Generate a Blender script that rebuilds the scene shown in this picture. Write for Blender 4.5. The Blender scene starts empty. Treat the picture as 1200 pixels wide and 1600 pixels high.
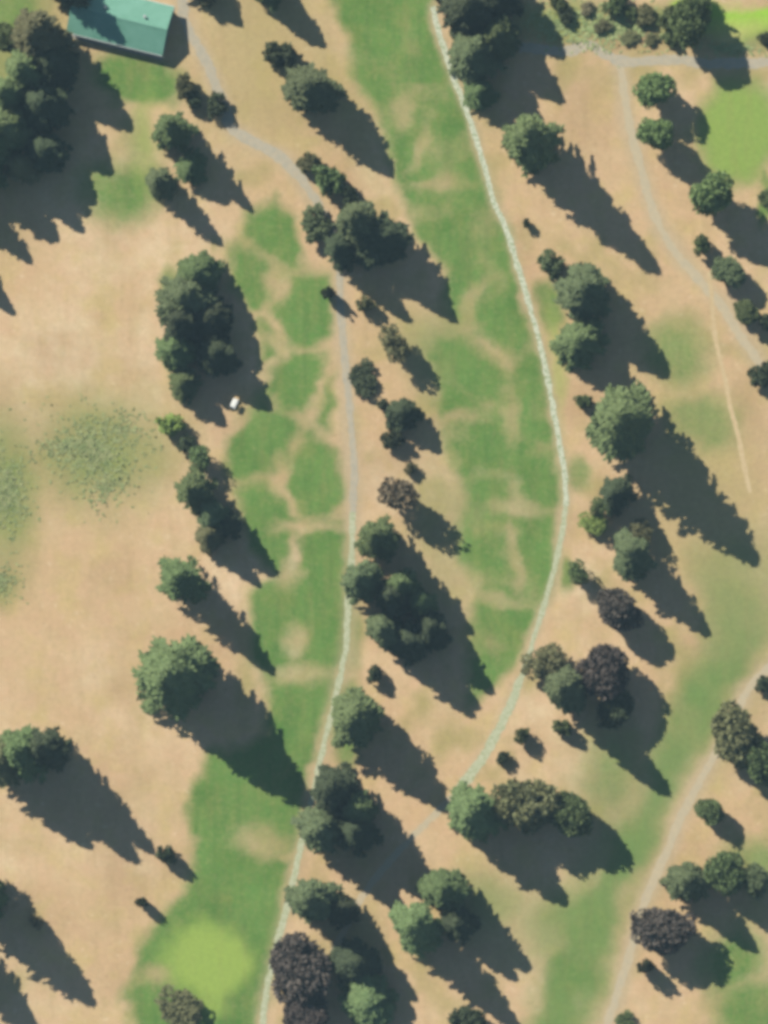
import bpy, math, random
import numpy as np
from mathutils import Vector
rad = math.radians
sc = bpy.context.scene

# ---------------------------------------------------------------- camera, light, exposure
S = 0.15                                   # metres per photograph pixel (1200 x 1600)
def P(px, py): return ((px - 600) * S, (800 - py) * S)
ALT = 1500.0
cam = bpy.data.cameras.new('camera'); cam.sensor_fit = 'VERTICAL'; cam.sensor_height = 36
cam.lens = 36 * ALT / 240.0; cam.clip_start = 10; cam.clip_end = 20000
co = bpy.data.objects.new('camera', cam); OFF = 115.0; co.location = (OFF, -OFF, ALT); cam.shift_x = -OFF / 240; cam.shift_y = OFF / 240; sc.collection.objects.link(co)
sc.camera = co
EL = 38.0
w = bpy.data.worlds.new('World'); sc.world = w; w.use_nodes = True
nt = w.node_tree; nt.nodes.clear()
sky = nt.nodes.new('ShaderNodeTexSky'); sky.sky_type = 'NISHITA'; sky.sun_disc = False
sky.sun_elevation = rad(EL); sky.sun_rotation = rad(315); sky.ozone_density = 4; sky.dust_density = .3
bg = nt.nodes.new('ShaderNodeBackground'); bg.inputs['Strength'].default_value = 0.05
wo = nt.nodes.new('ShaderNodeOutputWorld')
nt.links.new(sky.outputs[0], bg.inputs[0]); nt.links.new(bg.outputs[0], wo.inputs[0])
sun = bpy.data.lights.new('sun', 'SUN'); sun.energy = 5.0; sun.angle = rad(0.5); sun.color = (1, 0.95, 0.86)
so = bpy.data.objects.new('sun', sun); sc.collection.objects.link(so)
d = Vector((math.cos(rad(EL)) * .7071, -math.cos(rad(EL)) * .7071, -math.sin(rad(EL))))
so.rotation_euler = d.to_track_quat('-Z', 'Y').to_euler(); so.location = (-300, 300, 300)
sc.view_settings.view_transform = 'Standard'; sc.view_settings.look = 'None'
sc.view_settings.gamma = 1; sc.view_settings.exposure = 0.50; sc.view_settings.use_curve_mapping = False
sc.cycles.filter_width = 4.1
sc.cycles.max_bounces = 5; sc.cycles.diffuse_bounces = 3

# ---------------------------------------------------------------- helpers
def lin(r, g, b):
    f = lambda c: (c / 255 / 12.92) if c / 255 <= .04045 else ((c / 255 + .055) / 1.055) ** 2.4
    return (f(r), f(g), f(b), 1)
def mesh_obj(name, verts, faces, mat, parent=None, **props):
    me = bpy.data.meshes.new(name); me.from_pydata([tuple(v) for v in verts], [], [tuple(f) for f in faces]); me.update()
    if mat: me.materials.append(mat)
    o = bpy.data.objects.new(name, me); sc.collection.objects.link(o)
    if parent: o.parent = parent
    for k, v in props.items(): o[k] = v
    return o
def empty(name, loc, rz=0, **props):
    o = bpy.data.objects.new(name, None); o.empty_display_size = 1; sc.collection.objects.link(o)
    o.location = loc; o.rotation_euler = (0, 0, rz)
    for k, v in props.items(): o[k] = v
    return o
def newmat(name, rough=0.9):
    m = bpy.data.materials.new(name); m.use_nodes = True
    b = m.node_tree.nodes['Principled BSDF']; b.inputs['Roughness'].default_value = rough
    b.inputs['Specular IOR Level'].default_value = 0.25
    return m, m.node_tree, b
def N(t, typ, **kw):
    n = t.nodes.new(typ)
    for k, v in kw.items(): setattr(n, k, v)
    return n
def mixc(t, fac, a, b):
    n = N(t, 'ShaderNodeMix', data_type='RGBA')
    for s, v in ((n.inputs[0], fac), (n.inputs[6], a), (n.inputs[7], b)):
        if isinstance(v, (tuple, float, int)): s.default_value = v
        else: t.links.new(v, s)
    return n.outputs[2]
def noise(t, scale, detail=4, vec=None, rough=.6):
    n = N(t, 'ShaderNodeTexNoise'); n.inputs['Scale'].default_value = scale
    n.inputs['Detail'].default_value = detail; n.inputs['Roughness'].default_value = rough
    if vec is None:
        g = N(t, 'ShaderNodeNewGeometry'); vec = g.outputs['Position']
    t.links.new(vec, n.inputs['Vector']); return n.outputs['Fac']
def ramp(t, fac, a, b):
    n = N(t, 'ShaderNodeMapRange'); n.inputs[1].default_value = a; n.inputs[2].default_value = b
    t.links.new(fac, n.inputs[0]); return n.outputs[0]
def flat(name, c1, c2, scale=2.0, rough=.9, metallic=0):
    m, t, b = newmat(name, rough); b.inputs['Metallic'].default_value = metallic
    t.links.new(mixc(t, ramp(t, noise(t, scale), .3, .7), c1, c2), b.inputs['Base Color']); return m
def box(x0, x1, y0, y1, z0, z1, V, F):
    n = len(V)
    V += [(x0,y0,z0),(x1,y0,z0),(x1,y1,z0),(x0,y1,z0),(x0,y0,z1),(x1,y0,z1),(x1,y1,z1),(x0,y1,z1)]
    F += [(n,n+3,n+2,n+1),(n+4,n+5,n+6,n+7),(n,n+1,n+5,n+4),(n+1,n+2,n+6,n+5),(n+2,n+3,n+7,n+6),(n+3,n,n+4,n+7)]

# ---------------------------------------------------------------- ground
rs = np.random.RandomState(4)
def vnoise(x, y, cell, seed):
    r = np.random.RandomState(seed); L = r.rand(256, 256)
    u = x / cell + 1000; v = y / cell + 1000
    i = np.floor(u).astype(int); j = np.floor(v).astype(int); fu = u - i; fv = v - j
    fu = fu * fu * (3 - 2 * fu); fv = fv * fv * (3 - 2 * fv)
    g = lambda a, b: L[a % 256, b % 256]
    return (g(i, j) * (1 - fu) + g(i + 1, j) * fu) * (1 - fv) + (g(i, j + 1) * (1 - fu) + g(i + 1, j + 1) * fu) * fv
def fbm(x, y, cell, seed):
    return (vnoise(x, y, cell, seed) + .5 * vnoise(x, y, cell / 2, seed + 1) + .25 * vnoise(x, y, cell / 4, seed + 2)) / 1.75 - .5
def smooth(x): x = np.clip(x, 0, 1); return x * x * (3 - 2 * x)
def poly_sd(px, py, pts):                   # signed distance, positive inside
    dmin = np.full(px.shape, 1e9); ins = np.zeros(px.shape, bool); n = len(pts)
    for k in range(n):
        x0, y0 = pts[k]; x1, y1 = pts[(k + 1) % n]; dx, dy = x1 - x0, y1 - y0
        t = np.clip(((px - x0) * dx + (py - y0) * dy) / (dx * dx + dy * dy + 1e-9), 0, 1)
        dmin = np.minimum(dmin, np.hypot(px - x0 - t * dx, py - y0 - t * dy))
        if y0 != y1:
            c = ((y0 > py) != (y1 > py)) & (px < (x1 - x0) * (py - y0) / (y1 - y0) + x0); ins ^= c
    return np.where(ins, dmin, -dmin)
def line_d(px, py, pts):
    dmin = np.full(px.shape, 1e9)
    for (x0, y0), (x1, y1) in zip(pts[:-1], pts[1:]):
        dx, dy = x1 - x0, y1 - y0
        t = np.clip(((px - x0) * dx + (py - y0) * dy) / (dx * dx + dy * dy), 0, 1)
        dmin = np.minimum(dmin, np.hypot(px - x0 - t * dx, py - y0 - t * dy))
    return dmin

PATHS = {
 'left': [(533,398),(531,440),(535,520),(543,600),(548,660),(553,740),(551,800),(550,860),(545,930),(541,1000),(530,1065),(513,1135),(500,1190),(490,1235),(475,1300),(464,1350),(452,1405),(432,1475),(418,1540),(411,1600),(405,1680)],
 'right': [(676,10),(686,50),(703,105),(722,155),(740,205),(757,260),(772,315),(788,350),(803,395),(822,460),(838,515),(850,565),(862,625),(874,690),(882,740),(884,790),(878,835),(866,890),(850,945),(832,1005),(812,1065),(790,1120),(765,1168),(735,1212),(712,1240)],
 'house': [(286,-60),(286,20),(302,60),(325,105),(350,165),(362,200),(400,225),(440,248),(475,285),(505,335),(528,385),(533,398)],
 'top': [(812,74),(850,78),(890,80),(922,70),(950,88),(985,97),(1050,93),(1110,100),(1200,97),(1290,100)],
 'topright': [(968,98),(975,140),(985,200),(1000,260),(1014,310),(1034,360),(1060,400),(1090,435),(1125,475),(1160,530),(1200,585),(1260,660)],
 'lowright': [(1260,980),(1215,1030),(1170,1075),(1145,1130),(1100,1210),(1065,1275),(1040,1335),(1015,1390),(998,1440),(985,1490),(962,1560),(945,1620),(930,1680)],
 'cross': [(712,1240),(690,1262),(650,1302),(605,1350),(565,1402),(545,1440),(520,1490)],
}
def build_ground():
    cs = 0.6; x = np.arange(-120, 120.01, cs); y = np.arange(-150, 150.01, cs)
    X, Y = np.meshgrid(x, y); px = X / S + 600; py = 800 - Y / S
    wx = px + fbm(px, py, 60, 11) * 42 + fbm(px, py, 16, 31) * 14; wy = py + fbm(px, py, 60, 21) * 42 + fbm(px, py, 16, 41) * 14
    def poly(pts, soft): return smooth(poly_sd(wx, wy, pts) / soft * .5 + .5)
    def ell(cx, cy, rx, ry, soft=.3, ang=0):
        c, s = math.cos(rad(ang)), math.sin(rad(ang)); dx, dy = wx - cx, wy - cy
        q = np.hypot((dx * c + dy * s) / rx, (-dx * s + dy * c) / ry); return smooth((1 - q) / soft * .5 + .5)
    U = lambda *a: np.maximum.reduce(a)
    right = poly([(490,-90),(690,-90),(678,15),(715,130),(760,270),(790,355),(838,515),(864,630),(882,750),(880,820),(862,900),(825,1010),(770,1085),(728,1100),(735,1000),(742,900),(715,850),(712,760),(690,650),(668,560),(705,500),(700,430),(650,345),(622,290),(585,190),(545,90)], 16)
    right *= 1 - .5 * U(ell(625,180,24,22,.8), ell(655,225,8,40,.8,20), ell(690,290,40,10,.8), ell(742,470,14,48,.7,20), ell(705,505,40,16,.7),
                       ell(765,545,34,10,.7,40), ell(792,650,14,38,.7,-12), ell(700,655,50,11,.7), ell(805,795,55,12,.7), ell(690,770,14,50,.8,0), ell(800,860,10,40,.7), ell(765,930,60,10,.8,10), ell(640,60,12,30,.8,-20)*.4, ell(845,480,8,20,.8))
    left = U(poly([(385,335),(430,312),(475,335),(478,400),(512,425),(522,520),(527,600),(530,690),(546,735),(545,850),(545,960),(535,1030),(515,1110),(492,1200),(470,1290),(452,1380),(440,1440),(412,1590),(400,1690),(290,1690),(205,1600),(205,1520),(235,1440),(280,1400),(298,1290),(318,1180),(420,1150),(400,1040),(385,930),(425,900),(390,850),(378,790),(362,740),(366,670),(405,620),(410,570),(395,510),(362,450),(362,390)], 15))
    def seams(cs_, wd, xx, yy):
        D = np.sort(np.stack([np.hypot(xx - a, yy - b_) for a, b_ in cs_], 0), axis=0); return smooth(1 - (D[1] - D[0]) / wd)
    sl = seams([(438,362),(385,432),(465,482),(400,545),(472,596),(408,697),(503,745),(422,822),(520,860),(440,960),(520,960),(540,620),(345,620)], 36, wx, wy) * np.where(py < 880, 1, .0)
    sr = seams([(600,40),(665,110),(590,150),(690,200),(655,270),(735,290),(690,380),(780,390),(735,440),(800,500),(735,588),(690,640),(762,690),(838,660),(845,750),(765,790),(740,860),(845,855),(780,960),(830,590),(750,1050)], 58, wx, wy)
    sr *= np.where(py < 130, .3, 1.) * np.clip(.35 + 2.4 * fbm(px, py, 45, 101), 0, 1)
    left *= 1 - sl * np.clip(.60 + 1.2 * fbm(px, py, 40, 111), 0, .78); right *= 1 - .42 * sr
    left *= 1 - .6 * U(ell(462,1005,16,28,.8), ell(470,1060,45,16,.8), ell(408,1310,40,20,.8,10), ell(450,1330,30,8,.8), ell(240,1525,24,16,.8), ell(450,880,12,35,.8,25), ell(435,745,14,30,.8), ell(490,820,50,9,.7), ell(425,435,18,22,.8), ell(430,540,26,12,.8,30))
    other = U(ell(215,128,78,38,.4,15)*1.05, ell(1040,25,40,20,.8)*.7, ell(1158,205,72,78,.4,20), ell(1180,70,60,16,.8)*.7, ell(190,295,62,50,.6), ell(215,225,25,60,.8)*.5, ell(5,10,60,50,.6)*.9, ell(30,90,60,80,.8)*.6, ell(1058,548,50,55,.6)*.8, ell(1100,655,58,50,.6)*.75, ell(1195,1345,60,45,.6)*.8, ell(1140,1500,50,60,.6), ell(1190,1590,70,60,.6), ell(1110,1110,60,110,.9,20)*.45, ell(1150,960,50,90,.9)*.4, ell(900,1500,50,120,.9,12)*.75, ell(960,1210,40,60,.8)*.6, ell(970,1300,30,60,.8)*.55, ell(862,480,24,40,.5)*.9,
              ell(900,735,22,26,.6)*.8, ell(880,905,14,22,.6), ell(1195,310,12,40,.5), ell(262,440,20,20,.6)*.8, ell(540,1130,26,60,.6), ell(540,1000,24,60,.6)*.6, ell(728,582,56,54,.4)*.85, ell(150,715,85,65,1.2)*.75, ell(95,700,50,26,1.2)*.5, ell(5,770,46,90,1.)*.8, ell(0,910,32,28,.8)*.55, ell(880,20,70,40,.6)*.5)
    dull = poly([(1085,860),(1260,800),(1230,960),(1165,1060),(1110,1150),(1065,1230),(1020,1330),(985,1400),(962,1480),(925,1580),(905,1690),(790,1690),(830,1600),(850,1470),(870,1420),(930,1380),(980,1280),(1010,1190),(1040,1110),(1100,1020)], 28)
    dull = U(dull * np.clip(.95 + 1.1 * fbm(px, py, 70, 61), 0, 1) * np.clip((py - 760) / 300, .45, 1), ell(765,1405,60,50,.9)*.75, ell(870,1440,90,60,.9)*.7, ell(960,1370,60,70,.9)*.6, ell(950,1200,60,60,.9)*.45, ell(680,560,40,60,.8)*.6, ell(700,850,60,120,.8)*.4)
    green = np.clip(U(right, left, other * .95), 0, 1)
    putt = U(ell(322,1500,66,58,.35), ell(1158,205,66,72,.35,20)*.72, ell(330,1560,30,30,.6)*.8)
    putt = U(putt, ell(872,570,13,75,.8,-6) * .55, ell(225,215,16,60,.9) * .4, ell(865,25,50,20,.9) * .4)
    lime = np.clip(1.15 - (py - 12) / 60, .25, 1) * poly([(1035,22),(1060,4),(1290,4),(1290,48),(1215,60),(1180,66),(1130,58)], 10)
    dirt = np.zeros(px.shape)
    ww = dict(left=20, right=14, house=20, top=14, topright=22, lowright=20, cross=14)
    for k, pts in PATHS.items():
        dd = line_d(wx * .35 + px * .65, wy * .35 + py * .65, pts); wdt = ww[k]
        dirt = np.maximum(dirt, smooth(1.15 - dd / wdt) * (.85 if k in ('topright', 'lowright', 'left', 'house') else .5))
    dirt *= np.where((py < 830) | (px > 700), 1, .45)
    pale = np.clip(.42 + 2.0 * fbm(px, py, 150, 71) + .35 * ell(140, 520, 140, 120, .9) + .3 * ell(60, 1100, 150, 90, .9) - .2 * (px > 400), 0, 1)
    olive = np.clip(fbm(px, py, 55, 81) * 3.0 - .2, 0, 1) * np.where(px < 330, np.where((py > 300) & (py < 1400), .3, .6), .9)
    olive = U(olive, ell(1000, 540, 160, 60, .9, 60) * .25, ell(1110, 780, 90, 130, .9) * .6, ell(410, 70, 110, 170, .9) * .6, ell(540, 170, 30, 120, .8, -20) * .6, ell(160, 690, 110, 80, .8) * .7, ell(520,130,26,110,.8,-20)*.6, ell(640,520,60,60,.8)*.4, ell(870,45,90,35,.8)*.8, ell(20,780,50,130,.8)*.6, ell(560,1450,40,40,.9)*.7, ell(20,100,110,200,.8)*.6)
    brown = U(ell(970, 45, 110, 36, .6), ell(910, 170, 40, 70, .9, 0) * .6, np.clip(fbm(px, py, 90, 91) * 1.6, 0, .6), ell(1200,45,40,30,.6)*.3)
    x3 = np.arange(X.size).reshape(X.shape); a = x3[:-1, :-1].ravel(); b = x3[:-1, 1:].ravel(); c = x3[1:, 1:].ravel(); e = x3[1:, :-1].ravel()
    Q = np.stack([a, b, c, e], 1)
    m1 = np.stack([green, putt, lime, dirt], -1).reshape(-1, 4); m2 = np.stack([pale, olive, brown, dull], -1).reshape(-1, 4)
    V = np.stack([X.ravel(), Y.ravel(), fbm(px, py, 200, 5).ravel() * 0.0], 1)
    g_ = m1[Q].mean(1)
    cat = np.where(g_[:, 1] > .42, 2, np.where(g_[:, 0] > .5, 1, 0))
    return V, Q, m1, m2, cat
V, Q, M1, M2, CAT = build_ground()

gm, t, b = newmat('ground_grass', .95)
def attr(t, name):
    n = N(t, 'ShaderNodeAttribute'); n.attribute_name = name
    s = N(t, 'ShaderNodeSeparateColor'); t.links.new(n.outputs['Color'], s.inputs[0])
    return s.outputs[0], s.outputs[1], s.outputs[2], n.outputs['Alpha']
green, putt, lime, dirt = attr(t, 'turf'); pale, olive, brown, dull = attr(t, 'dry')
K = .80
def A(r, g, b_):
    c = lin(r, g, b_); return (c[0] * K, c[1] * K, c[2] * K, 1)
n1 = ramp(t, noise(t, .22, 5), .3, .7); n2 = ramp(t, noise(t, 1.1, 4), .25, .75); n3 = ramp(t, noise(t, .07, 4), .35, .65)
tan = mixc(t, pale, A(214, 182, 136), A(238, 216, 176))
tan = mixc(t, n3, tan, A(210, 182, 136))
pinkf = N(t, 'ShaderNodeMath', operation='MULTIPLY'); t.links.new(n1, pinkf.inputs[0]); pinkf.inputs[1].default_value = .65
tan = mixc(t, pinkf.outputs[0], tan, A(220, 180, 142))
def mul(t, a, b_):
    n = N(t, 'ShaderNodeMath', operation='MULTIPLY')
    for s, v in zip(n.inputs, (a, b_)):
        if isinstance(v, (int, float)): s.default_value = v
        else: t.links.new(v, s)
    return n.outputs[0]
yel = ramp(t, noise(t, .13, 4, rough=.55), .5, .68)
tan = mixc(t, mul(t, yel, .55), tan, A(208, 186, 122))
tan = mixc(t, mul(t, ramp(t, noise(t, .45, 5, rough=.7), .52, .7), .35), tan, A(186, 154, 112))
tan = mixc(t, mul(t, ramp(t, noise(t, 1.1, 5, rough=.7), .58, .68), .45), tan, A(172, 142, 100))
tan = mixc(t, mul(t, ramp(t, noise(t, .62, 4, rough=.6), .60, .70), .5), tan, A(238, 214, 174))
tan = mixc(t, mul(t, brown, .55), tan, A(160, 132, 92))
tan = mixc(t, olive, tan, A(172, 160, 100))
tan = mixc(t, dull, tan, A(128, 148, 84))
grn = mixc(t, n3, A(84, 128, 52), A(106, 148, 70)); grn = mixc(t, mul(t, n1, .55), grn, A(126, 148, 74)); grn = mixc(t, mul(t, ramp(t, noise(t, .12, 3), .52, .7), .4), grn, A(144, 150, 80))
g2_ = N(t, 'ShaderNodeNewGeometry'); mp_g = N(t, 'ShaderNodeMapping'); mp_g.inputs['Rotation'].default_value = (0, 0, rad(-12)); mp_g.inputs['Scale'].default_value = (1, .12, 1); t.links.new(g2_.outputs['Position'], mp_g.inputs['Vector'])
gj = N(t, 'ShaderNodeMath', operation='MULTIPLY_ADD'); t.links.new(n2, gj.inputs[0]); gj.inputs[1].default_value = .3; gj.inputs[2].default_value = -.15
ga = N(t, 'ShaderNodeMath', operation='ADD', use_clamp=True); t.links.new(green, ga.inputs[0]); t.links.new(mul(t, gj.outputs[0], green), ga.inputs[1])
grn = mixc(t, mul(t, ramp(t, noise(t, .8, 5, rough=.7), .55, .68), .4), grn, A(150, 160, 100))
grn = mixc(t, mul(t, ramp(t, noise(t, .5, 4, mp_g.outputs[0]), .5, .62), .3), grn, A(82, 118, 54))
col = mixc(t, ga.outputs[0], tan, grn)
col = mixc(t, putt, col, A(156, 180, 84))
col = mixc(t, lime, col, A(160, 204, 68))
col = mixc(t, dirt, col, A(200, 178, 142))
g_ = N(t, 'ShaderNodeNewGeometry'); mp = N(t, 'ShaderNodeMapping'); mp.inputs['Rotation'].default_value = (0, 0, rad(20)); mp.inputs['Scale'].default_value = (1, .16, 1)
t.links.new(g_.outputs['Position'], mp.inputs['Vector'])
streak = ramp(t, noise(t, .35, 4, mp.outputs[0]), .5, .75)
col = mixc(t, mul(t, streak, .22), col, A(160, 140, 92))
hv = N(t, 'ShaderNodeHueSaturation'); t.links.new(col, hv.inputs['Color'])
mr = N(t, 'ShaderNodeMapRange'); t.links.new(noise(t, .9, 6, rough=.7), mr.inputs[0]); mr.inputs[1].default_value = .3; mr.inputs[2].default_value = .7
mr.inputs[3].default_value = .88; mr.inputs[4].default_value = 1.1; t.links.new(mr.outputs[0], hv.inputs['Value'])
t.links.new(hv.outputs[0], b.inputs['Base Color'])
bp = N(t, 'ShaderNodeBump'); bp.inputs['Strength'].default_value = .35; bp.inputs['Distance'].default_value = .15
t.links.new(noise(t, 2.5, 5), bp.inputs['Height']); t.links.new(bp.outputs[0], b.inputs['Normal'])

def ground_piece(name, sel, kind='structure', **props):
    q = Q[sel]; used, inv = np.unique(q, return_inverse=True); q = inv.reshape(q.shape)
    me = bpy.data.meshes.new(name); n = len(used); nf = len(q)
    me.vertices.add(n); me.vertices.foreach_set('co', V[used].ravel())
    me.loops.add(nf * 4); me.loops.foreach_set('vertex_index', q.ravel().astype(np.int32))
    me.polygons.add(nf); me.polygons.foreach_set('loop_start', np.arange(0, nf * 4, 4, dtype=np.int32))
    me.update(calc_edges=True)
    for nm, M in (('turf', M1), ('dry', M2)):
        at = me.color_attributes.new(nm, 'FLOAT_COLOR', 'POINT'); at.data.foreach_set('color', M[used].astype(np.float32).ravel())
    me.materials.append(gm)
    o = bpy.data.objects.new(name, me); sc.collection.objects.link(o); o['kind'] = kind
    for k, v in props.items(): o[k] = v
ground_piece('dry_grass', CAT == 0); ground_piece('fairway', CAT == 1)
cy = V[Q[:, 0], 1]
ground_piece('putting_green', (CAT == 2) & (cy < 0)); ground_piece('putting_green', (CAT == 2) & (cy >= 0))
far = flat('far_ground', A(216, 186, 140), A(186, 168, 112), .02)
R = 6000
mesh_obj('ground', [(-R,-R,-.03),(R,-R,-.03),(R,R,-.03),(-R,R,-.03)], [(0,1,2,3)], far, kind='structure')

# ---------------------------------------------------------------- paths
def path_mat(name, a, b_, c, sc1=.8, speck=.35):
    m, t, b = newmat(name, .9)
    col = mixc(t, ramp(t, noise(t, sc1, 5), .35, .65), a, b_)
    col = mixc(t, mul(t, ramp(t, noise(t, 1.6, 3), .5, .62), speck), col, c)
    t.links.new(col, b.inputs['Base Color']); return m
pm = {'white': path_mat('worn_concrete', A(188,194,164), A(224,226,202), A(140,160,108), 1.0, .85),
      'grey': path_mat('grey_gravel', A(178,172,152), A(196,184,158), A(190,168,132)),
      'dirt': path_mat('pale_dirt', A(204,188,154), A(192,180,152), A(210,184,144)),
      'track': path_mat('bleached_track', A(216,194,150), A(206,180,136), A(200,174,130)),
      'green': path_mat('grassy_concrete', A(184,188,152), A(204,206,174), A(150,164,112), 1.0, .6)}
def path(name, pts, width, mat, z, seed):
    r = random.Random(seed); dense = []
    for k in range(len(pts) - 1):
        p0 = pts[max(k - 1, 0)]; p1 = pts[k]; p2 = pts[k + 1]; p3 = pts[min(k + 2, len(pts) - 1)]
        n = max(2, int(math.dist(p1, p2) / 4))
        for i in range(n):
            u = i / n
            dense.append(tuple(.5 * ((2 * p1[a]) + (-p0[a] + p2[a]) * u + (2 * p0[a] - 5 * p1[a] + 4 * p2[a] - p3[a]) * u * u + (-p0[a] + 3 * p1[a] - 3 * p2[a] + p3[a]) * u ** 3) for a in (0, 1)))
    dense.append(pts[-1]); Vv = []; F = []; wl = wr = 0
    for i, p in enumerate(dense):
        q0 = dense[max(i - 1, 0)]; q1 = dense[min(i + 1, len(dense) - 1)]
        dx, dy = q1[0] - q0[0], q1[1] - q0[1]; L = math.hypot(dx, dy) or 1; nx, ny = -dy / L, dx / L
        wl = .55 * wl + r.uniform(-.24, .24); wr = .55 * wr + r.uniform(-.24, .24)
        f = width(p) if callable(width) else width
        for s, ww_ in ((1, wl), (-1, wr)):
            h = f / 2 * (1 + ww_); X, Y = P(p[0] + s * nx * h, p[1] + s * ny * h); Vv.append((X, Y, z))
        if i: F.append((2 * i - 2, 2 * i - 1, 2 * i + 1, 2 * i))
    return mesh_obj(name, Vv, F, mat, kind='structure')
i_l = next(i for i, p in enumerate(PATHS['left']) if p[1] >= 800)
path('cart_path', PATHS['left'][:i_l + 1], 11, pm['grey'], .020, 1)
path('cart_path', PATHS['left'][i_l:], 9.5, pm['green'], .020, 2)
i_r = next(i for i, p in enumerate(PATHS['right']) if p[1] >= 790)
path('cart_path', PATHS['right'][:i_r + 1], 8.5, pm['white'], .016, 3)
path('cart_path', PATHS['right'][i_r:], lambda p: 8.5 + max(0, (p[1] - 1000) / 30), pm['green'], .016, 4)
path('dirt_path', PATHS['house'], 15, pm['grey'], .012, 5)
path('gravel_path', PATHS['top'], 15, pm['grey'], .012, 6)
path('dirt_path', PATHS['topright'], 13, pm['dirt'], .008, 7)
path('worn_track', [(1108,425),(1112,470),(1118,530),(1134,600),(1142,640),(1153,680),(1163,730),(1172,770)], 7, pm['track'], .012, 12)
path('gravel_path', PATHS['lowright'], 12, pm['dirt'], .008, 8)
path('cart_path', PATHS['cross'], 11, pm['dirt'], .008, 9)

# ---------------------------------------------------------------- building
def house():
    teal, t, b = newmat('teal_metal_roof', .45); b.inputs['Metallic'].default_value = .0; b.inputs['Specular IOR Level'].default_value = .5
    tc = N(t, 'ShaderNodeTexCoord')
    t.links.new(mixc(t, ramp(t, noise(t, .35, 4), .3, .7), A(116,172,146), A(132,186,162)), b.inputs['Base Color'])
    wall = flat('weathered_siding', A(150,140,120), A(128,118,100), 1.5); white = flat('white_paint', (.75,.75,.72,1), (.68,.68,.65,1), 3)
    glass, t2, b2 = newmat('window_glass', .1); b2.inputs['Base Color'].default_value = (.03, .04, .05, 1)
    conc = flat('concrete_slab', A(190,184,170), A(170,165,150), 1.0)
    # long axis runs from upper left to lower right; local x along ridge
    cx, cy_ = P(190, 33.5); ang = -math.atan2(92 - 55, 258 - 106)
    L = 23.2; W = 11.8; e = .6; hE = 3.0; hR = 5.2
    root = empty('clubhouse', (cx, cy_, 0), ang, label='long building with a teal standing seam metal gable roof beside the lawn', category='building')
    l, wd = L / 2 - e, W / 2 - e
    Vv = [(-l,-wd,0),(l,-wd,0),(l,wd,0),(-l,wd,0),(-l,-wd,hE),(l,-wd,hE),(l,wd,hE),(-l,wd,hE),(-l,0,hR-.25),(l,0,hR-.25)]
    mesh_obj('wall', Vv, [(0,1,5,4),(2,3,7,6),(1,2,6,9,5),(3,0,4,8,7)], wall, root)
    def roof():
        Vv = []; F = []; T = .12; y0 = W / 2; z0 = hE - .12; zr = hR
        Vv = [(-L/2,-y0,z0),(L/2,-y0,z0),(L/2,0,zr),(-L/2,0,zr),(L/2,y0,z0),(-L/2,y0,z0)]
        n = len(Vv); Vv += [(x, y, z - T) for x, y, z in Vv]
        F = [(0,1,2,3),(3,2,4,5),(6,9,8,7),(9,11,10,8),(0,6,7,1),(4,10,11,5),(1,7,8,2),(2,8,10,4),(0,3,9,6),(3,5,11,9)]
        k = -L / 2 + .3
        sl = (zr - z0) / y0
        while k < L / 2 - .1:                # standing seams
            for s in (-1, 1):
                m = len(Vv)
                for yy in (0.1, y0):
                    z = zr - sl * yy
                    Vv += [(k, s*yy, z - .02), (k + .05, s*yy, z - .02), (k + .05, s*yy, z + .06), (k, s*yy, z + .06)]
                F += [(m, m+1, m+5, m+4), (m+1, m+2, m+6, m+5), (m+2, m+3, m+7, m+6), (m+3, m, m+4, m+7), (m,m+3,m+2,m+1), (m+4,m+5,m+6,m+7)]
            k += .6
        return mesh_obj('roof', Vv, F, teal, root)
    rf = roof()
    Vv = []; F = []; box(-L/2-.02, L/2+.02, -.14, .14, hR+.0, hR+.09, Vv, F); mesh_obj('ridge_cap', Vv, F, teal, rf)
    for k, x in enumerate((-4, 5.5)):
        Vv = []; F = []; box(x, x+.4, 1.6, 2.0, 4.2, 5.3, Vv, F); box(x-.08, x+.48, 1.52, 2.08, 5.3, 5.38, Vv, F); mesh_obj('roof_vent', Vv, F, flat('galvanised_steel', (.5,.5,.5,1), (.4,.4,.4,1)), rf)
    for s in (-1, 1):
        Vv = []; F = []; box(-L/2, L/2, s*(W/2+.02), s*(W/2+.14), hE-.36, hE-.16, Vv, F); mesh_obj('gutter', Vv, F, white, root)
    for s in (-1, 1):
        for x in (-8.5, -5, 3.2, 6.8):
            Vv = []; F = []; y = s * wd; box(x, x+1.5, min(y, y+s*.06), max(y, y+s*.06), 1.0, 2.2, Vv, F); f = mesh_obj('window', Vv, F, white, root)
            Vv = []; F = []; y = s * (wd + .062); box(x+.1, x+1.4, min(y, y+s*.02), max(y, y+s*.02), 1.1, 2.1, Vv, F); mesh_obj('pane', Vv, F, glass, f)
    Vv = []; F = []; box(0, 1.1, -wd-.08, -wd, .1, 2.2, Vv, F); dr = mesh_obj('door', Vv, F, flat('green_door_paint', (.05,.15,.12,1), (.06,.17,.13,1)), root)
    Vv = []; F = []; box(.92, .99, -wd-.16, -wd-.082, 1.05, 1.12, Vv, F); mesh_obj('handle', Vv, F, flat('brass_handle', (.5,.4,.2,1), (.45,.35,.18,1)), dr)
    Vv = []; F = []; box(-l-.6, l+.4, -wd-1.3, wd+.8, .0, .09, Vv, F); mesh_obj('concrete_slab', Vv, F, conc, root)
house()

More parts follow.
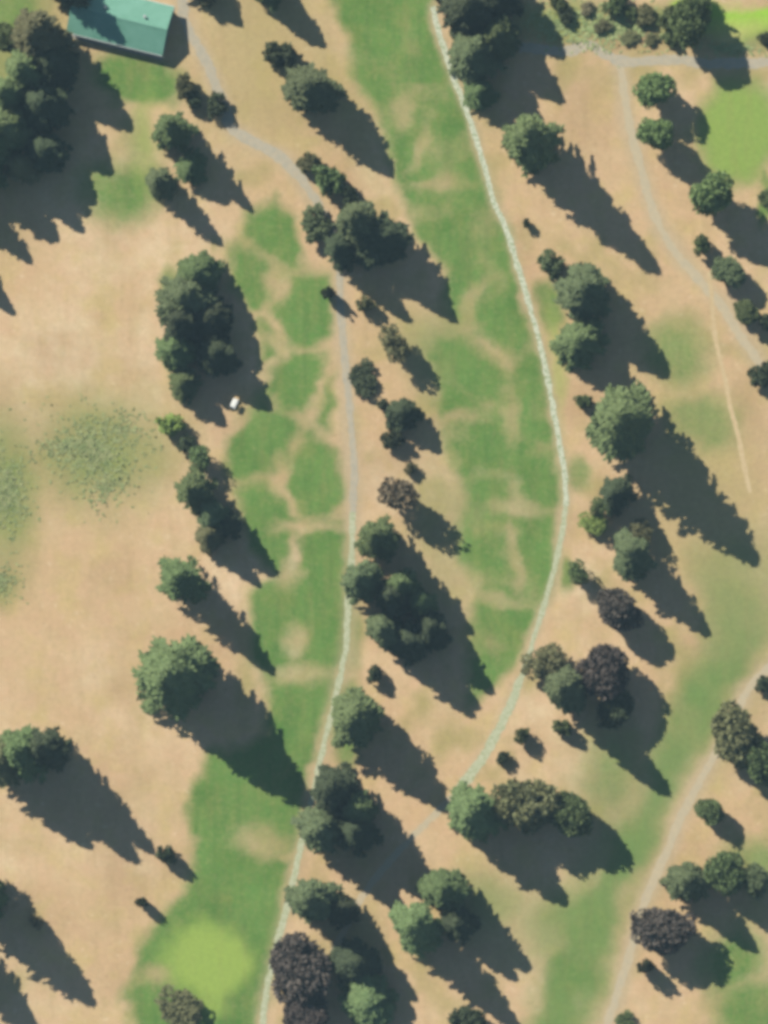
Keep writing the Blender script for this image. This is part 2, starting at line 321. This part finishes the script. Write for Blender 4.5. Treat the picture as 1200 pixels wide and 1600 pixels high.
# small white roofed cart
def cart():
    x, y = P(367, 631); white = flat('cart_white', (.8,.8,.74,1), (.72,.72,.66,1), 3, .4); dark = flat('black_rubber', (.03,.03,.03,1), (.05,.05,.05,1)); seatm = flat('beige_vinyl', (.5,.42,.3,1), (.45,.38,.27,1))
    root = empty('golf_cart', (x, y, .0), rad(65), label='small white roofed golf cart at the edge of the tree shade beside the fairway', category='golf cart')
    Vv = []; F = []; box(-1.15, 1.15, -.55, .55, .28, .42, Vv, F); box(.65, 1.15, -.5, .5, .42, .85, Vv, F); box(-1.1, -.35, -.52, .52, .42, .62, Vv, F); mesh_obj('body', Vv, F, white, root)
    Vv = []; F = []; box(-.35, .15, -.5, .5, .42, .72, Vv, F); mesh_obj('seat', Vv, F, seatm, root)
    Vv = []; F = []; box(-.43, -.33, -.5, .5, .72, 1.15, Vv, F); mesh_obj('backrest', Vv, F, seatm, root)
    Vv = []; F = []
    n = 7; # slightly domed roof
    for i in range(n + 1):
        for j in range(n + 1):
            u = i / n * 2 - 1; v = j / n * 2 - 1; Vv.append((u * .95 - .05, v * .62, 1.88 - .06 * (u ** 4 + v ** 4)))
    m = len(Vv); Vv += [(a, b_, c - .05) for a, b_, c in Vv]
    for i in range(n):
        for j in range(n):
            a = i * (n + 1) + j; F.append((a, a + n + 1, a + n + 2, a + 1)); F.append((m + a, m + a + 1, m + a + n + 2, m + a + n + 1))
    for i in range(n):
        for a, b_ in ((i, i + 1), ((n) * (n + 1) + i + 1, n * (n + 1) + i), ((i + 1) * (n + 1), i * (n + 1)), (i * (n + 1) + n, (i + 1) * (n + 1) + n)): F.append((a, b_, m + b_, m + a))
    mesh_obj('roof', Vv, F, white, root)
    for sx in (-.8, .8):
        for sy in (-.5, .5):
            Vv = []; F = []; box(sx-.025, sx+.025, sy-.025, sy+.025, .42, 1.78, Vv, F); mesh_obj('roof_post', Vv, F, dark, root)
            Vv = []; F = []; k = 14
            for q in range(k):
                a = 2 * math.pi * q / k
                for yy in (sy * 1.06 - .08, sy * 1.06 + .08): Vv.append((sx + .24 * math.cos(a), yy, .24 + .24 * math.sin(a)))
            for q in range(k): F.append((2*q, 2*q+1, (2*q+3) % (2*k), (2*q+2) % (2*k)))
            F.append(tuple(range(0, 2*k, 2))); F.append(tuple(range(1, 2*k, 2))[::-1]); mesh_obj('wheel', Vv, F, dark, root)
cart()

# ---------------------------------------------------------------- trees
def foliage(name, c1, c2, c3=None):
    m, t, b = newmat(name, .75)
    oi = N(t, 'ShaderNodeObjectInfo'); tc = N(t, 'ShaderNodeTexCoord')
    col = mixc(t, ramp(t, noise(t, .5, 4), .32, .68), c1, c2)
    if c3: col = mixc(t, mul(t, ramp(t, noise(t, 1.6, 2), .55, .7), .6), col, c3)
    hv = N(t, 'ShaderNodeHueSaturation'); t.links.new(col, hv.inputs['Color'])
    for k, (a, b_) in (('Value', (.8, 1.2)), ('Hue', (.48, .515))):
        mr = N(t, 'ShaderNodeMapRange'); t.links.new(oi.outputs['Random'], mr.inputs[0]); mr.inputs[3].default_value = a; mr.inputs[4].default_value = b_; t.links.new(mr.outputs[0], hv.inputs[k])
    t.links.new(hv.outputs[0], b.inputs['Base Color'])
    tr = N(t, 'ShaderNodeBsdfTranslucent'); t.links.new(hv.outputs[0], tr.inputs[0])
    mx = N(t, 'ShaderNodeMixShader'); mx.inputs[0].default_value = .06
    t.links.new(b.outputs[0], mx.inputs[1]); t.links.new(tr.outputs[0], mx.inputs[2])
    t.links.new(mx.outputs[0], t.nodes['Material Output'].inputs['Surface']); return m
MF = {'g': foliage('green_foliage', (.095,.135,.046,1), (.14,.185,.07,1), (.07,.10,.04,1)),
      't': foliage('pale_needles', (.10,.135,.055,1), (.135,.17,.078,1), (.175,.205,.10,1)),
      'G': foliage('bright_green_foliage', (.13,.185,.065,1), (.17,.225,.09,1), (.10,.15,.06,1)),
      'H': foliage('fresh_green_foliage', (.15,.235,.075,1), (.19,.28,.10,1), (.11,.18,.065,1)),
      'd': foliage('dark_foliage', (.045,.060,.028,1), (.068,.088,.040,1)),
      'o': foliage('olive_foliage', (.14,.145,.062,1), (.19,.19,.085,1), (.08,.10,.04,1)),
      'l': foliage('lime_foliage', (.21,.31,.075,1), (.29,.40,.10,1), (.15,.24,.07,1)),
      'p': foliage('purple_foliage', (.085,.068,.056,1), (.110,.090,.074,1), (.058,.052,.042,1)),
      'b': foliage('brown_twigs', (.19,.16,.09,1), (.26,.22,.13,1), (.13,.14,.06,1))}
MW = foliage('weed_leaves', (.22,.29,.11,1), (.32,.35,.15,1), (.42,.38,.2,1))
bark = flat('bark', (.16,.12,.09,1), (.10,.075,.055,1), 3)

def quads(pts, dirs, sx, sy, r, jit=.8):
    """leaf clumps: one quad per point, long axis near dirs"""
    n = len(pts); dirs = dirs + r.normal(0, jit * .35, (n, 3)); dirs /= np.linalg.norm(dirs, axis=1)[:, None] + 1e-9
    up = r.normal(0, jit * .5, (n, 3)) + np.array([0, 0, 1]); side = np.cross(dirs, up); side /= np.linalg.norm(side, axis=1)[:, None] + 1e-9
    k1 = (r.uniform(.6, 1.25, n) * sx)[:, None] * dirs * .5; k2 = (r.uniform(.6, 1.25, n) * sy)[:, None] * side * .5
    Vv = np.stack([pts - k1 - k2 * .6, pts + k1 - k2 * .5, pts + k1 * 1.1 + k2 * .5, pts - k1 + k2 * .7], 1).reshape(-1, 3)
    return Vv
def leaf_mesh(name, Vv):
    me = bpy.data.meshes.new(name); n = len(Vv) // 4
    me.vertices.add(n * 4); me.vertices.foreach_set('co', Vv.astype(np.float32).ravel())
    me.loops.add(n * 4); me.loops.foreach_set('vertex_index', np.arange(n * 4, dtype=np.int32))
    me.polygons.add(n); me.polygons.foreach_set('loop_start', np.arange(0, n * 4, 4, dtype=np.int32)); me.update(calc_edges=True); me.validate()
    me.materials.append(MF['g']); return me
def tube(p0, p1, r0, r1, Vv, F, k=7):
    p0, p1 = Vector(p0), Vector(p1); ax = (p1 - p0).normalized(); a = ax.orthogonal().normalized(); c = ax.cross(a); n = len(Vv)
    for p, r_ in ((p0, r0), (p1, r1)):
        for q in range(k): an = 2 * math.pi * q / k; Vv.append(tuple(p + (a * math.cos(an) + c * math.sin(an)) * r_))
    for q in range(k): F.append((n + q, n + (q + 1) % k, n + k + (q + 1) % k, n + k + q))
    F.append(tuple(range(n + k, n + 2 * k)))
def conifer(seed, R_, H, power=.8, dens=1.0, rag=.3):
    r = np.random.RandomState(seed); out = []; z = H * .05; nw = 0; sp = max(.45, H / 30)
    lean = r.normal(0, .012, 2); lob = r.uniform(0, 6.28, 3)
    TV, TF = [], []; tube((0,0,-.3), (lean[0]*H, lean[1]*H, H*.97), .03*R_*1.6+.12, .03, TV, TF)
    while z < H * .985:
        tt = z / H; te = max(0, (tt - .28) / .72); prof = R_ * 1.07 * (1 - te ** power) ** .78 * min(1, .70 + tt * 1.1)
        nb = int((6 + 4 * (1 - tt)) * dens) + 1; a0 = r.uniform(0, 6.28)
        for k in range(nb):
            a = a0 + 2 * math.pi * (k + r.uniform(-.3, .3)) / nb
            L = prof * (r.uniform(1 - rag, 1.1) + .11 * math.sin(2 * a + lob[0] + tt * 3) + .12 * math.sin(3 * a + lob[1] - tt * 7))
            if r.rand() < .05: L *= .55
            L *= 1 + .13 * math.sin(5 * a + lob[2] + tt * 9) + .10 * math.sin(tt * 34 + 2 * a + lob[0]); L = max(L, .15); n = int(5 + L * 4.2 * dens); u = np.sqrt(r.uniform(.01, 1, n)); wdt = (.42 * L + .25) * (1.05 - u) ** .7 * .8
            s = r.uniform(-1, 1, n) * wdt; dx, dy = math.cos(a), math.sin(a)
            rr = u * L - np.abs(s) * .25
            x = dx * rr - dy * s + lean[0] * z; y = dy * rr + dx * s + lean[1] * z
            zz = z + .12 * L - (.38 + .2 * (1 - tt)) * L * u ** 1.6 + r.normal(0, .12, n)
            zz = np.maximum(zz, .15); pts = np.stack([x, y, zz], 1)
            dr = np.stack([dx - dy * np.sign(s) * .7, dy + dx * np.sign(s) * .7, -.35 * np.ones(n)], 1)
            sz = .32 + .09 * R_ ; out.append(quads(pts, dr, sz * 1.7, sz, r))
            if k % 3 == 0 and tt < .8: tube((lean[0]*z, lean[1]*z, z), (dx*L*.6, dy*L*.6, z - .1*L), .07, .03, TV, TF, 4)
        z += sp * r.uniform(.8, 1.15)
    n = 14; pts = np.stack([r.normal(0, .12, n) + lean[0]*H, r.normal(0, .12, n) + lean[1]*H, H * (1 - .05 * r.rand(n))], 1); out.append(quads(pts, np.tile([0, 0, 1.], (n, 1)), .6, .3, r))
    return leaf_mesh('crown', np.concatenate(out)), TV, TF
def broadleaf(seed, R_, H, base=.22, lobes=34, nq=120, sparse=1.0, topw=.85):
    r = np.random.RandomState(seed); out = []; TV, TF = [], []
    zb = H * base; zc = zb + (H - zb) * .48; hz = (H - zb) * .5
    tube((0,0,-.2), (0,0,zc), .05*R_+.12, .03*R_+.06, TV, TF, 9); ph = r.uniform(0, 6.28, 4)
    for k in range(lobes):
        # spread directions over the sphere
        y = 1 - 2 * (k + .5) / lobes; a = k * 2.39996 + ph[0]; s = math.sqrt(max(0, 1 - y * y)); f = r.uniform(.55, .82) if k % 4 else r.uniform(.1, .5)
        wob = 1 + .22 * math.sin(2 * a + ph[1]) + .10 * math.sin(3 * a + ph[2])
        c = np.array([s * math.cos(a) * R_ * f * wob, s * math.sin(a) * R_ * f * wob, zc + y * hz * .80 * f / .8])
        lr = R_ * r.uniform(.20, .34); n = int(nq * sparse * r.uniform(.7, 1.2))
        v = r.normal(0, 1, (n, 3)); v /= np.linalg.norm(v, axis=1)[:, None]; rad_ = r.uniform(.45, 1.08, n) ** .6
        ls = np.array([lr, lr, min(lr, hz * .5)])
        pts = c + v * rad_[:, None] * ls; pts[:, 2] = np.maximum(pts[:, 2], .1)
        sz = .30 + .07 * R_; out.append(quads(pts, v + np.array([0, 0, -.2]), sz * 1.1, sz, r, 1.6))
        if k % 3 == 0: tube((0,0,zb + (zc-zb)*r.uniform(.1,.8)), tuple(c), .03*R_+.03, .02, TV, TF, 5)
    return leaf_mesh('crown', np.concatenate(out)), TV, TF
LIB = {}
def trunk_mesh(TV, TF):
    me = bpy.data.meshes.new('trunk'); me.from_pydata(TV, [], TF); me.update(); me.materials.append(bark); return me
def proto(shape, var):
    if (shape, var) in LIB: return LIB[(shape, var)]
    s = hash_seed(shape, var)
    if shape == 'fir': c = conifer(s, 6.5, 28, 1.7, 1.3, .42); R0, H0 = 6.5, 28
    elif shape == 'spire': c = conifer(s, 4.2, 22, 1.75, 1.3, .24); R0, H0 = 4.2, 22
    elif shape == 'broadfir': c = conifer(s, 6, 17, 2.2, 1.3, .42); R0, H0 = 6, 17
    elif shape == 'rag': c = conifer(s, 4.5, 20, 1.5, 1.1, .48); R0, H0 = 4.5, 20
    elif shape == 'oval': c = broadleaf(s, 4.2, 14, .06, 60, 110); R0, H0 = 4.2, 14
    elif shape == 'round': c = broadleaf(s, 6, 12, .10, 75, 120); R0, H0 = 6, 12
    elif shape == 'open': c = broadleaf(s, 5, 11, .15, 36, 70, .8); R0, H0 = 5, 11
    elif shape == 'bush': c = broadleaf(s, 2.5, 3.6, .0, 24, 60); R0, H0 = 2.5, 3.6
    me, TV, TF = c; LIB[(shape, var)] = (me, trunk_mesh(TV, TF), R0, H0); return LIB[(shape, var)]
def hash_seed(shape, var): return sum(ord(c) * (i + 3) for i, c in enumerate(shape)) * 7 + var * 131
NM = {'fir': 'fir_tree', 'spire': 'fir_tree', 'broadfir': 'fir_tree', 'rag': 'fir_tree', 'oval': 'leafy_tree', 'round': 'leafy_tree', 'open': 'leafy_tree', 'bush': 'shrub'}
GR = {'fir_tree': 'fir trees standing on the golf course', 'leafy_tree': 'leafy trees standing on the golf course', 'shrub': 'shrubs and saplings on the dry grass', 'purple_leaf_tree': 'purple leaved trees on the golf course'}
cnt = {}; rt = random.Random(9)
TAN = math.tan(rad(EL))
def tree(px, py, r, L, shape, colr, label):
    k = cnt[shape] = cnt.get(shape, -1) + 1; nv = 4 if shape in ('fir', 'round', 'bush', 'oval') else 3
    crown, trunk, R0, H0 = proto(shape, k % nv)
    nm = NM[shape]
    if colr == 'p': nm = 'purple_leaf_tree'
    H = L * S * TAN; Rr = r * S * 1.06
    if nm == 'fir_tree': k_ = .4 * H * OFF / ALT / S; px += k_; py += k_; L -= 1.2 * k_; Rr *= .95 if r > 45 else .98
    if nm == 'leafy_tree' or nm == 'purple_leaf_tree': k_ = .5 * H * OFF / ALT / S; px += k_; py += k_; L -= 1.2 * k_; Rr *= 1.03
    H = L * S * TAN; x, y = P(px, py)
    root = empty(nm, (x, y, 0), rt.uniform(0, 6.28), label=label, category='shrub' if nm == 'shrub' else 'tree', group=GR[nm])
    q = rt.uniform(.94, 1.06); root.scale = (Rr / R0 * q, Rr / R0 / q, H / H0)
    for part, me in (('crown', crown), ('trunk', trunk)):
        o = bpy.data.objects.new(part, me); sc.collection.objects.link(o); o.parent = root
        if part == 'crown': o.material_slots[0].link = 'OBJECT'; o.material_slots[0].material = MF[colr]
#TREES
T = [
 # beside the building, upper left
 (110,-19,32,152,'fir','d','dark fir above the teal roof with its shadow across the roof'),
 (62,62,36,205,'fir','o','brownish olive fir just below the left end of the teal roofed building'),
 (42,115,30,180,'rag','G','grey green fir below the olive fir at the building corner'),
 (12,62,20,70,'oval','g','small green tree at the left photo edge level with the building'),
 (16,150,27,178,'fir','G','bluish fir at the left edge between the building and the big dry field'),
 (14,206,33,184,'fir','G','pale teal fir, lower of the bluish pair at the left edge'),
 (-6,226,32,192,'rag','g','ragged fir at the left edge with its crown partly cut by the frame'),
 (36,262,22,118,'rag','o','thin olive fir inside the dense shade left of the small lawn'),
 (-26,262,32,166,'fir','g','fir outside the left frame whose shadow ends at the field corner'),
 (-62,300,26,158,'rag','g','fir outside the left frame with a narrow shadow pointing into the dry field'),
 (-66,400,18,130,'spire','g','fir outside the left frame, its shadow tip beside the pale field'),
 (84,104,34,126,'fir','d','dark fir in the shade directly below the left half of the building'),  # this and the next dark firs are added to spread the grove's shadow
 (70,168,34,150,'fir','d','dark fir in the middle of the shaded grove below the building'),
 (70,240,30,110,'rag','d','dark ragged fir at the lower edge of the shaded grove'),
 (290,138,18,52,'bush','o','olive bush directly below the right corner of the teal roof'),
 (305,158,14,40,'bush','d','dark bush between the olive bush and the rounded one by the dirt path'),
 (340,166,20,36,'bush','d','rounded dark bush on the edge of the dirt path from the building'),
 (298,-40,24,112,'broadfir','g','fir above the frame whose shadow lies right of the building'),
 (330,-4,18,50,'bush','o','olive shrub at the top edge right of the building'),
 (271,208,26,177,'rag','g','ragged fir between the lawn below the building and the dirt path'),
 (252,288,22,136,'rag','t','teal ragged fir at the lower right of the small lawn'),
 (300,262,22,80,'rag','g','low ragged fir in the shade of the pair below the building'),
 (415,-17,24,128,'spire','g','fir above the frame shading the top left side of the fairway'),
 (440,90,25,52,'bush','d','round dark bush standing apart near the top left side of the fairway'),
 (487,140,33,184,'spire','t','tall spear shaped fir with a pale crown left of the upper fairway'),
 (484,256,18,38,'bush','o','olive bush at the bend of the dirt path'),
 (516,284,27,60,'bush','g','large green bush right of the dirt path above the big spear shadow'),
 (548,308,15,50,'bush','d','small dark bush at the lower end of the bushes along the dirt path'),
 (494,352,27,40,'bush','t','broad bluish bush beside the junction of dirt path and cart path'),
 (558,352,31,222,'fir','t','tall fir with a pale crown above the start of the gravel cart path'),
 (533,392,24,158,'rag','d','dark fir standing at the upper start of the gravel cart path'),
 (598,378,34,150,'fir','d','dark fir in the shade between the tall pale fir and the fairway'),
 (515,460,11,55,'bush','d','narrow dark sapling on the cart path edge beside the round green patch'),
 (572,477,15,42,'bush','o','small olive bush right of the gravel cart path'),
 (616,540,25,92,'open','o','open crowned olive tree in the dry strip between the two fairways'),
 (568,592,27,22,'bush','d','squat round dark shrub touching the right edge of the gravel cart path'),
 (599,632,9,20,'bush','d','tiny dark shrub just below the squat round shrub'),
 (628,648,22,86,'broadfir','d','dark ragged conifer in the middle of the dry strip between fairways'),
 (615,688,18,44,'bush','d','low dark shrub at the foot of the dark conifer in the dry strip'),
 (642,733,11,26,'bush','o','small lone shrub in the dry strip above the thin brown tree'),
 (622,772,30,128,'open','b','thin brown half bare tree between the two fairways'),
 (590,842,27,216,'fir','g','green fir at the edge of the cart path just below the bare tree'),
 (566,905,27,236,'fir','t','greyish fir overhanging the left cart path beside the wide fairway'),
 (600,982,24,200,'fir','t','pale fir in the dense clump right of the left cart path'),
 (660,943,18,130,'spire','g','slender green fir inside the dense shade between the fairways'),
 (628,915,24,170,'rag','g','ragged fir in the middle of the clump between the fairways'),
 (586,1055,14,44,'bush','d','small dark shrub between the cart path and the dense clump'),
 (553,1118,35,208,'spire','G','spear shaped fir right of the left cart path below the dense clump'),
 # upper middle
 (735,20,38,190,'fir','d','dark fir beside the top end of the pale cart path'),
 (738,92,34,152,'fir','t','teal fir on the right side of the pale cart path near its top'),
 (748,148,22,82,'rag','g','small ragged fir below the teal one beside the pale cart path'),
 (775,-15,34,150,'fir','d','fir at the top edge left of the gravel path junction'),
 (778,62,28,146,'fir','g','fir in the shaded clump behind the teal one near the path top'),
 (700,-24,26,70,'fir','d','fir above the frame over the end of the pale cart path'),
 (828,226,36,292,'fir','G','tall green fir with the long saw edged shadow reaching the dirt path'),
 (823,350,7,28,'bush','d','tiny sapling between the tall fir shadow and the pale cart path'),
 (862,415,22,52,'bush','t','small round dark bush next to the pale cart path right side'),
 (910,456,37,190,'fir','t','pale fir with a wide shadow right of the pale cart path'),
 (905,535,33,120,'broadfir','G','green fir below the pale fir beside the yellowish verge'),
 (912,628,14,36,'bush','g','small bush left of the broad pale crowned fir'),
 (968,658,47,312,'fir','G','largest fir, broad pale crown, with the longest shadow on the course'),
 # top right
 (884,24,15,24,'bush','d','dark round shrub above the gravel path beside the brush bank'),
 (872,4,14,30,'bush','g','green shrub at the top edge left of the brush bank'),
 (918,14,12,16,'bush','b','reddish brown bush in the brush bank above the gravel path'),
 (942,42,14,14,'bush','o','low bramble in the middle of the brush bank'),
 (962,8,20,40,'bush','g','green shrub at the top edge of the brush bank'),
 (985,22,12,24,'bush','g','dark green shrub inside the brush bank'),
 (985,60,14,12,'bush','o','low olive bramble along the upper side of the gravel path'),
 (1018,62,12,12,'bush','o','low olive bramble next to the gravel path and below the green trees'),
 (1008,26,18,24,'bush','o','olive bush between the brush bank and the shaded tree'),
 (1050,30,20,42,'bush','g','leafy green shrub left of the big tree by the lime field'),
 (1048,62,14,26,'bush','g','small green shrub on the gravel path edge left of the big tree'),
 (1076,38,33,128,'round','g','big leafy tree whose shadow crosses the gravel path'),
 (1088,6,18,48,'round','d','dark leafy tree at the corner of the bright lime field'),
 (1198,62,14,24,'bush','d','dark shrub at the right edge under the lime field'),
 (1020,142,27,108,'oval','H','upper of the three rounded trees beside the small bright putting green'),
 (1024,212,24,122,'oval','H','middle of the three rounded trees, below left of the bright putting green'),
 (1110,307,31,158,'oval','H','lowest and largest of the three rounded trees by the bright putting green'),
 (1206,315,18,60,'oval','g','leafy tree cut by the right edge below the putting green'),
 (1097,386,16,54,'bush','g','small bush above the round tree near the dirt path'),
 (1137,425,23,70,'oval','t','rounded green tree right of the dirt path near the frame edge'),
 (1165,490,18,60,'oval','g','small rounded tree at the bend of the dirt path'),
 (1204,508,16,50,'bush','d','dark shrub at the right edge beside the small rounded tree'),
 (1196,588,24,50,'bush','d','dark shrub at the right edge under the dirt path'),
 # right middle
 (926,818,20,42,'open','l','lime green open shrub right of the bend in the pale cart path'),
 (962,772,24,122,'rag','d','thin dark fir at the top of the clump right of the path bend'),
 (940,792,18,60,'open','g','open green tree beside the lime shrub'),
 (1002,830,20,70,'open','o','olive open tree in the clump below the longest shadow'),
 (984,868,29,180,'fir','t','teal fir with a star shaped top above the purple tree'),
 (902,895,18,62,'open','g','faint small green tree between the cart path and the purple tree'),
 (964,952,32,112,'round','p','purple tree below the teal fir right of the cart path'),
 (851,1034,30,58,'open','o','dull olive tree beside the lower bend of the cart path'),
 (884,1074,28,240,'spire','t','teal fir between the olive tree and the large purple crown'),
 (942,1048,40,128,'round','p','large purple tree in the middle of the right hand clump'),
 (960,1100,30,80,'round','d','dark leafy tree in the shade under the large purple crown'),
 (816,1150,14,48,'bush','g','small bush below the pale cart path bend with an oval shadow'),
 (786,1184,11,32,'bush','d','tiny dark bush beside the lower end of the pale cart path'),
 (880,1138,15,46,'bush','g','small shrub beneath the teal fir of the purple clump'),
 (1192,1070,14,36,'bush','d','dark bush at the right edge near the gravel path'),
 (1148,1152,42,140,'round','o','yellow green leafy tree right of the gravel path'),
 (1188,1190,30,140,'round','g','leafy tree at the right edge behind the yellow green one'),
 (1108,1266,20,74,'oval','g','small oval tree right of the gravel path'),
 (1070,1376,27,158,'broadfir','t','bluish fir above the dark purple round tree'),
 (1132,1362,32,110,'round','g','leafy tree right of the bluish fir near the frame edge'),
 (1178,1372,22,90,'oval','t','leafy tree nearest the right edge beside the gravel path clump'),
 (1036,1450,40,118,'round','p','purple round tree standing alone beside the lower gravel path'),
 (1010,1510,14,68,'bush','d','small dark sapling below the lone purple tree'),
 (977,1597,18,24,'bush','g','green shrub at the bottom edge beside the gravel path'),
 (738,1268,36,210,'fir','G','green fir left of the olive leafy pair below the cart path end'),
 (822,1256,44,142,'round','o','broad olive leafy tree below the end of the pale cart path'),
 (890,1270,34,116,'round','g','green leafy tree on the right side of the broad olive one'),
 # bottom middle
 (522,1232,33,226,'fir','d','dark fir touching the left cart path below the giant shadow'),
 (499,1292,30,184,'spire','t','teal fir leaning over the left cart path'),
 (560,1262,26,170,'rag','g','ragged fir behind the dark fir right of the left cart path'),
 (692,1385,31,190,'fir','g','green fir with two pointed shadows above the bottom edge'),
 (650,1446,34,235,'fir','G','light green fir lowest of the pair in the bottom middle'),
 (488,1402,31,234,'fir','t','teal fir beside the lower stretch of the left cart path'),
 (468,1512,50,120,'round','p','very large purple tree against the lower left cart path'),
 (555,1500,32,130,'fir','d','dark fir right of the very large purple tree'),
 (575,1562,38,90,'broadfir','G','bright green fir at the bottom edge right of the large purple tree'),
 (480,1585,36,90,'round','p','second purple tree at the bottom edge under the very large one'),
 (282,1574,36,46,'open','o','dull olive open tree at the bottom edge below the putting green'),
 (735,1600,30,110,'round','d','dark leafy tree cut by the bottom edge'),
 # left column
 (312,428,29,126,'fir','g','top fir of the row between the dry field and the left fairway'),
 (290,468,38,150,'broadfir','t','broad bluish fir second in the row beside the dry field'),
 (338,556,28,120,'rag','d','dark fir deep in the shade of the row above the white cart'),  # added fir, only there to fill out the row's shadow
 (640,1000,30,150,'rag','d','dark fir at the lower end of the clump between the fairways'),  # added firs thicken the clump's shadow, their dark crowns sink into it
 (612,935,26,190,'rag','d','dark fir behind the greyish fir in the clump between the fairways'),
 (672,985,26,140,'rag','d','dark fir on the fairway side of the clump between the fairways'),
 (556,1300,28,150,'rag','d','dark fir behind the teal fir that leans over the cart path'),  # added firs here close the gaps between the lower shadows
 (716,1440,26,130,'rag','d','dark fir between the two green firs near the bottom edge'),
 (534,1420,22,110,'rag','d','dark fir right of the teal fir on the lower cart path'),
 (355,820,20,80,'rag','d','dark fir at the fairway edge of the lower row'),  # added fir that fills the lower row's shadow
 (284,512,26,184,'fir','d','dark fir in the row behind the broad bluish one'),
 (276,548,28,130,'rag','g','ragged green fir in the lower half of the row by the dry field'),
 (288,600,22,92,'rag','g','lowest small fir of the upper row with a pale gap beside it'),
 (330,500,30,110,'fir','d','dark fir on the fairway side of the upper row'),
 (268,664,20,44,'bush','l','bright lime small tree on the edge of the dry field'),
 (313,718,20,66,'open','g','small green tree between the lime tree and the lower fir row'),
 (292,695,15,40,'bush','d','dark bush tucked beside the bright lime small tree'),
 (306,768,27,184,'rag','g','upper fir of the lower row beside the weedy patch'),
 (333,806,24,134,'rag','t','teal fir in the lower row next to the left fairway'),
 (328,838,20,112,'rag','o','thin olive fir at the end of the lower row'),
 (285,905,31,206,'rag','g','star shaped fir standing above the giant round fir'),
 (276,1050,54,300,'fir','G','giant fir with a round crown and huge shadow across the fairway'),
 # bottom left
 (76,1168,30,236,'rag','d','dark fir on the right of the group in the lower dry field'),
 (42,1172,36,248,'rag','g','green fir in the middle of the group in the lower dry field'),
 (4,1186,32,196,'fir','o','olive fir at the left edge of the group in the lower dry field'),
 (262,1336,17,54,'bush','d','dark bush between the dry field and the fairway above the putting green'),
 (224,1410,10,50,'bush','d','slim sapling above left of the bottom putting green'),
 (58,1440,12,30,'bush','b','little brown bush beside the long shadow in the bottom left corner'),
 (-32,1390,36,258,'spire','g','fir outside the left frame casting the long bottom left shadow'),
 (-62,1495,32,176,'fir','g','fir outside the frame shading the bottom left corner'),
]
for a in T: tree(*a)

# weeds growing over the dry field: uncountable low plants
def weeds(name, label, patches, seed, mat, n):
    r = np.random.RandomState(seed); pts = []
    for cx, cyy, rx, ry, wgt in patches:
        k = int(n * wgt); a = r.uniform(0, 6.28, k); q = np.abs(r.normal(0, .6, k))
        x = cx + rx * q * np.cos(a); y = cyy + ry * q * np.sin(a)
        keep = fbm(x, y, 22, seed) + .25 * r.rand(k) > -.30 + .6 * r.rand(k)
        x, y = x[keep], y[keep]; pts.append(np.stack([(x - 600) * S, (800 - y) * S, r.uniform(.03, .16, len(x))], 1))
    p = np.concatenate(pts); V_ = quads(p, r.normal(0, 1, (len(p), 3)) * np.array([1, 1, .25]), .8, .6, r, .3)
    me = leaf_mesh(name, V_); me.materials[0] = mat; o = bpy.data.objects.new(name, me); sc.collection.objects.link(o)
    o['kind'] = 'stuff'; o['label'] = label; o['category'] = 'weeds'
weeds('weeds', 'low greyish green weeds spreading over the dry field', [(150,705,85,62,1.0), (100,695,50,24,.35), (8,770,46,75,.8), (5,910,30,26,.25), (165,760,40,36,.35), (185,670,55,30,.3)], 3, MW, 1100)
weeds('weeds', 'brownish brambles and grass on the bank above the gravel path', [(960,45,95,34,1), (870,40,60,34,.4), (1140,76,50,10,.15)], 8, MW, 1500)

# thin summer air between the ground and the camera
hz = bpy.data.materials.new('air'); hz.use_nodes = True; t = hz.node_tree; t.nodes.clear()
pv = t.nodes.new('ShaderNodeVolumePrincipled'); pv.inputs['Color'].default_value = (.52, .80, .95, 1); pv.inputs['Density'].default_value = 4.7e-5
mo = t.nodes.new('ShaderNodeOutputMaterial'); t.links.new(pv.outputs[0], mo.inputs['Volume'])
Vv = []; F = []; box(-7000, 7000, -7000, 7000, -1.03, 1560, Vv, F); mesh_obj('haze', Vv, F, hz, kind='stuff')
